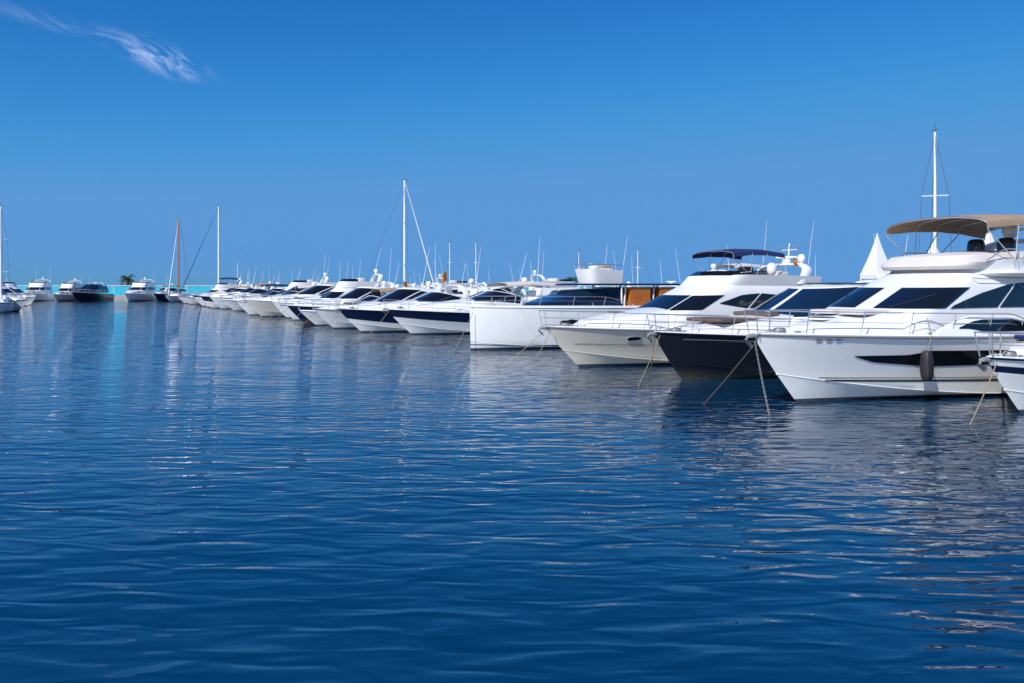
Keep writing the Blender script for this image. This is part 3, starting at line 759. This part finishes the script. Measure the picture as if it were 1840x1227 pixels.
ms = N.new('ShaderNodeMixShader'); Lk.new(fr.outputs[0], ms.inputs[0]); Lk.new(mb.outputs[0], ms.inputs[1]); Lk.new(gl.outputs[0], ms.inputs[2])
om = N.new('ShaderNodeOutputMaterial'); Lk.new(ms.outputs[0], om.inputs[0])
plane('water', 0, 12000, m=wm)

# ---------------------------------------------------------------- wispy cloud (thin sheet at 600 m)
cm = bpy.data.materials.new('cirrus'); cm.use_nodes = True; nt = cm.node_tree; nt.nodes.clear(); N = nt.nodes; Lk = nt.links
def math_(op, a, b_=None, clamp=False):
    n = N.new('ShaderNodeMath'); n.operation = op; n.use_clamp = clamp
    for i, x in enumerate((a, b_)):
        if x is None: continue
        if isinstance(x, (int, float)): n.inputs[i].default_value = x
        else: Lk.new(x, n.inputs[i])
    return n.outputs[0]
tc = N.new('ShaderNodeTexCoord')
def mask(cx, cy, rx, ry, rz):
    mp = N.new('ShaderNodeMapping'); mp.vector_type = 'TEXTURE'; mp.inputs['Location'].default_value = (cx, cy, 0); mp.inputs['Rotation'].default_value = (0, 0, rz); mp.inputs['Scale'].default_value = (rx, ry, 1e5)
    Lk.new(tc.outputs['Object'], mp.inputs[0]); ln = N.new('ShaderNodeVectorMath'); ln.operation = 'LENGTH'; Lk.new(mp.outputs[0], ln.inputs[0])
    v = N.new('ShaderNodeMapRange'); v.interpolation_type = 'SMOOTHSTEP'; v.inputs['From Min'].default_value = 1; v.inputs['From Max'].default_value = 0; Lk.new(ln.outputs['Value'], v.inputs['Value']); return v.outputs[0]
m1 = mask(0, 95, 100, 290, -.20); m2 = mask(-75, -190, 110, 300, -.45)
mm = math_('ADD', m1, math_('MULTIPLY', m2, .28))
mp = N.new('ShaderNodeMapping'); mp.inputs['Scale'].default_value = (.024, .0050, 0); mp.inputs['Rotation'].default_value = (0, 0, .22); Lk.new(tc.outputs['Object'], mp.inputs[0])
nz = N.new('ShaderNodeTexNoise'); nz.inputs['Scale'].default_value = 1; nz.inputs['Detail'].default_value = 8; nz.inputs['Roughness'].default_value = .60; nz.inputs['Distortion'].default_value = .8; Lk.new(mp.outputs[0], nz.inputs['Vector'])
mr = N.new('ShaderNodeMapRange'); mr.inputs['From Min'].default_value = .42; mr.inputs['From Max'].default_value = .78; Lk.new(nz.outputs['Fac'], mr.inputs['Value'])
al = math_('MULTIPLY', math_('MULTIPLY', mr.outputs[0], mm), .75, True)
dfc = N.new('ShaderNodeBsdfTranslucent'); dfc.inputs['Color'].default_value = (.80, .85, .95, 1)
trc = N.new('ShaderNodeBsdfTransparent'); mxs = N.new('ShaderNodeMixShader'); Lk.new(al, mxs.inputs[0]); Lk.new(trc.outputs[0], mxs.inputs[1]); Lk.new(dfc.outputs[0], mxs.inputs[2])
om = N.new('ShaderNodeOutputMaterial'); Lk.new(mxs.outputs[0], om.inputs[0])
me = bpy.data.meshes.new('wispy_cloud'); vs = []; fs = []
for i in range(13):
    for j in range(13):
        x = -240+40*i; y = -540+90*j; vs.append((x, y, 8*math.sin(x*.02)+10*math.cos(y*.012)))
for i in range(12):
    for j in range(12): fs.append((i*13+j, (i+1)*13+j, (i+1)*13+j+1, i*13+j+1))
me.from_pydata(vs, [], fs); me.materials.append(cm); me.polygons.foreach_set('use_smooth', [True]*len(fs))
o = bpy.data.objects.new('wispy_cloud', me); scene.collection.objects.link(o); o.location = (-925, 2010, 600)

# ---------------------------------------------------------------- light, sky
to_sun = Vector((-.48, -.70, .76)).normalized()
el = math.asin(to_sun.z); az = math.atan2(to_sun.x, to_sun.y)
sl = bpy.data.lights.new('sun', 'SUN'); sl.energy = 5.0; sl.angle = D2R(.5); sl.color = (1, .965, .91)
so = bpy.data.objects.new('sun', sl); scene.collection.objects.link(so); so.rotation_euler = (-to_sun).to_track_quat('-Z', 'Y').to_euler()
w = bpy.data.worlds.new('World'); scene.world = w; w.use_nodes = True; nt = w.node_tree; N = nt.nodes; Lk = nt.links
sk = N.new('ShaderNodeTexSky'); sk.sky_type = 'NISHITA'; sk.sun_disc = False; sk.sun_elevation = el; sk.sun_rotation = az
sk.air_density = 1.0; sk.dust_density = .2; sk.ozone_density = 1.5; sk.altitude = 0
sp = N.new('ShaderNodeSeparateColor'); cb_ = N.new('ShaderNodeCombineColor'); Lk.new(sk.outputs[0], sp.inputs[0])
for i, (k, g, c, d) in enumerate(((.062, 2.0, .93, .7), (.43, 1.25, 2.65, 1.3), (1.20, .9, 5.7, 1.2))):
    p_ = N.new('ShaderNodeMath'); p_.operation = 'POWER'; p_.inputs[1].default_value = g; q_ = N.new('ShaderNodeMath'); q_.operation = 'MULTIPLY'; q_.inputs[1].default_value = k
    s_ = N.new('ShaderNodeMath'); s_.operation = 'SMOOTH_MIN'; s_.inputs[1].default_value = c; s_.inputs[2].default_value = d
    Lk.new(sp.outputs[i], p_.inputs[0]); Lk.new(p_.outputs[0], q_.inputs[0]); Lk.new(q_.outputs[0], s_.inputs[0]); Lk.new(s_.outputs[0], cb_.inputs[i])
bg = N['Background']; bg.inputs['Strength'].default_value = .12
Lk.new(cb_.outputs[0], bg.inputs['Color'])

# ---------------------------------------------------------------- camera
cd = bpy.data.cameras.new('camera'); cd.lens = 28; cd.sensor_width = 36; cd.clip_end = 30000; cd.clip_start = .1
cd.shift_y = -(613.5-515)/1840
if ZOOM:
    cd.lens = 62; k_ = 62/28; cd.shift_x = (1450-920)/1840*k_; cd.shift_y = -(590-515)/1840*k_
co = bpy.data.objects.new('camera', cd); scene.collection.objects.link(co); co.location = (0, 0, 3.2); co.rotation_euler = (math.pi/2, 0, 0)
scene.camera = co
scene.view_settings.view_transform = 'Standard'; scene.view_settings.look = 'None'; scene.view_settings.exposure = 0
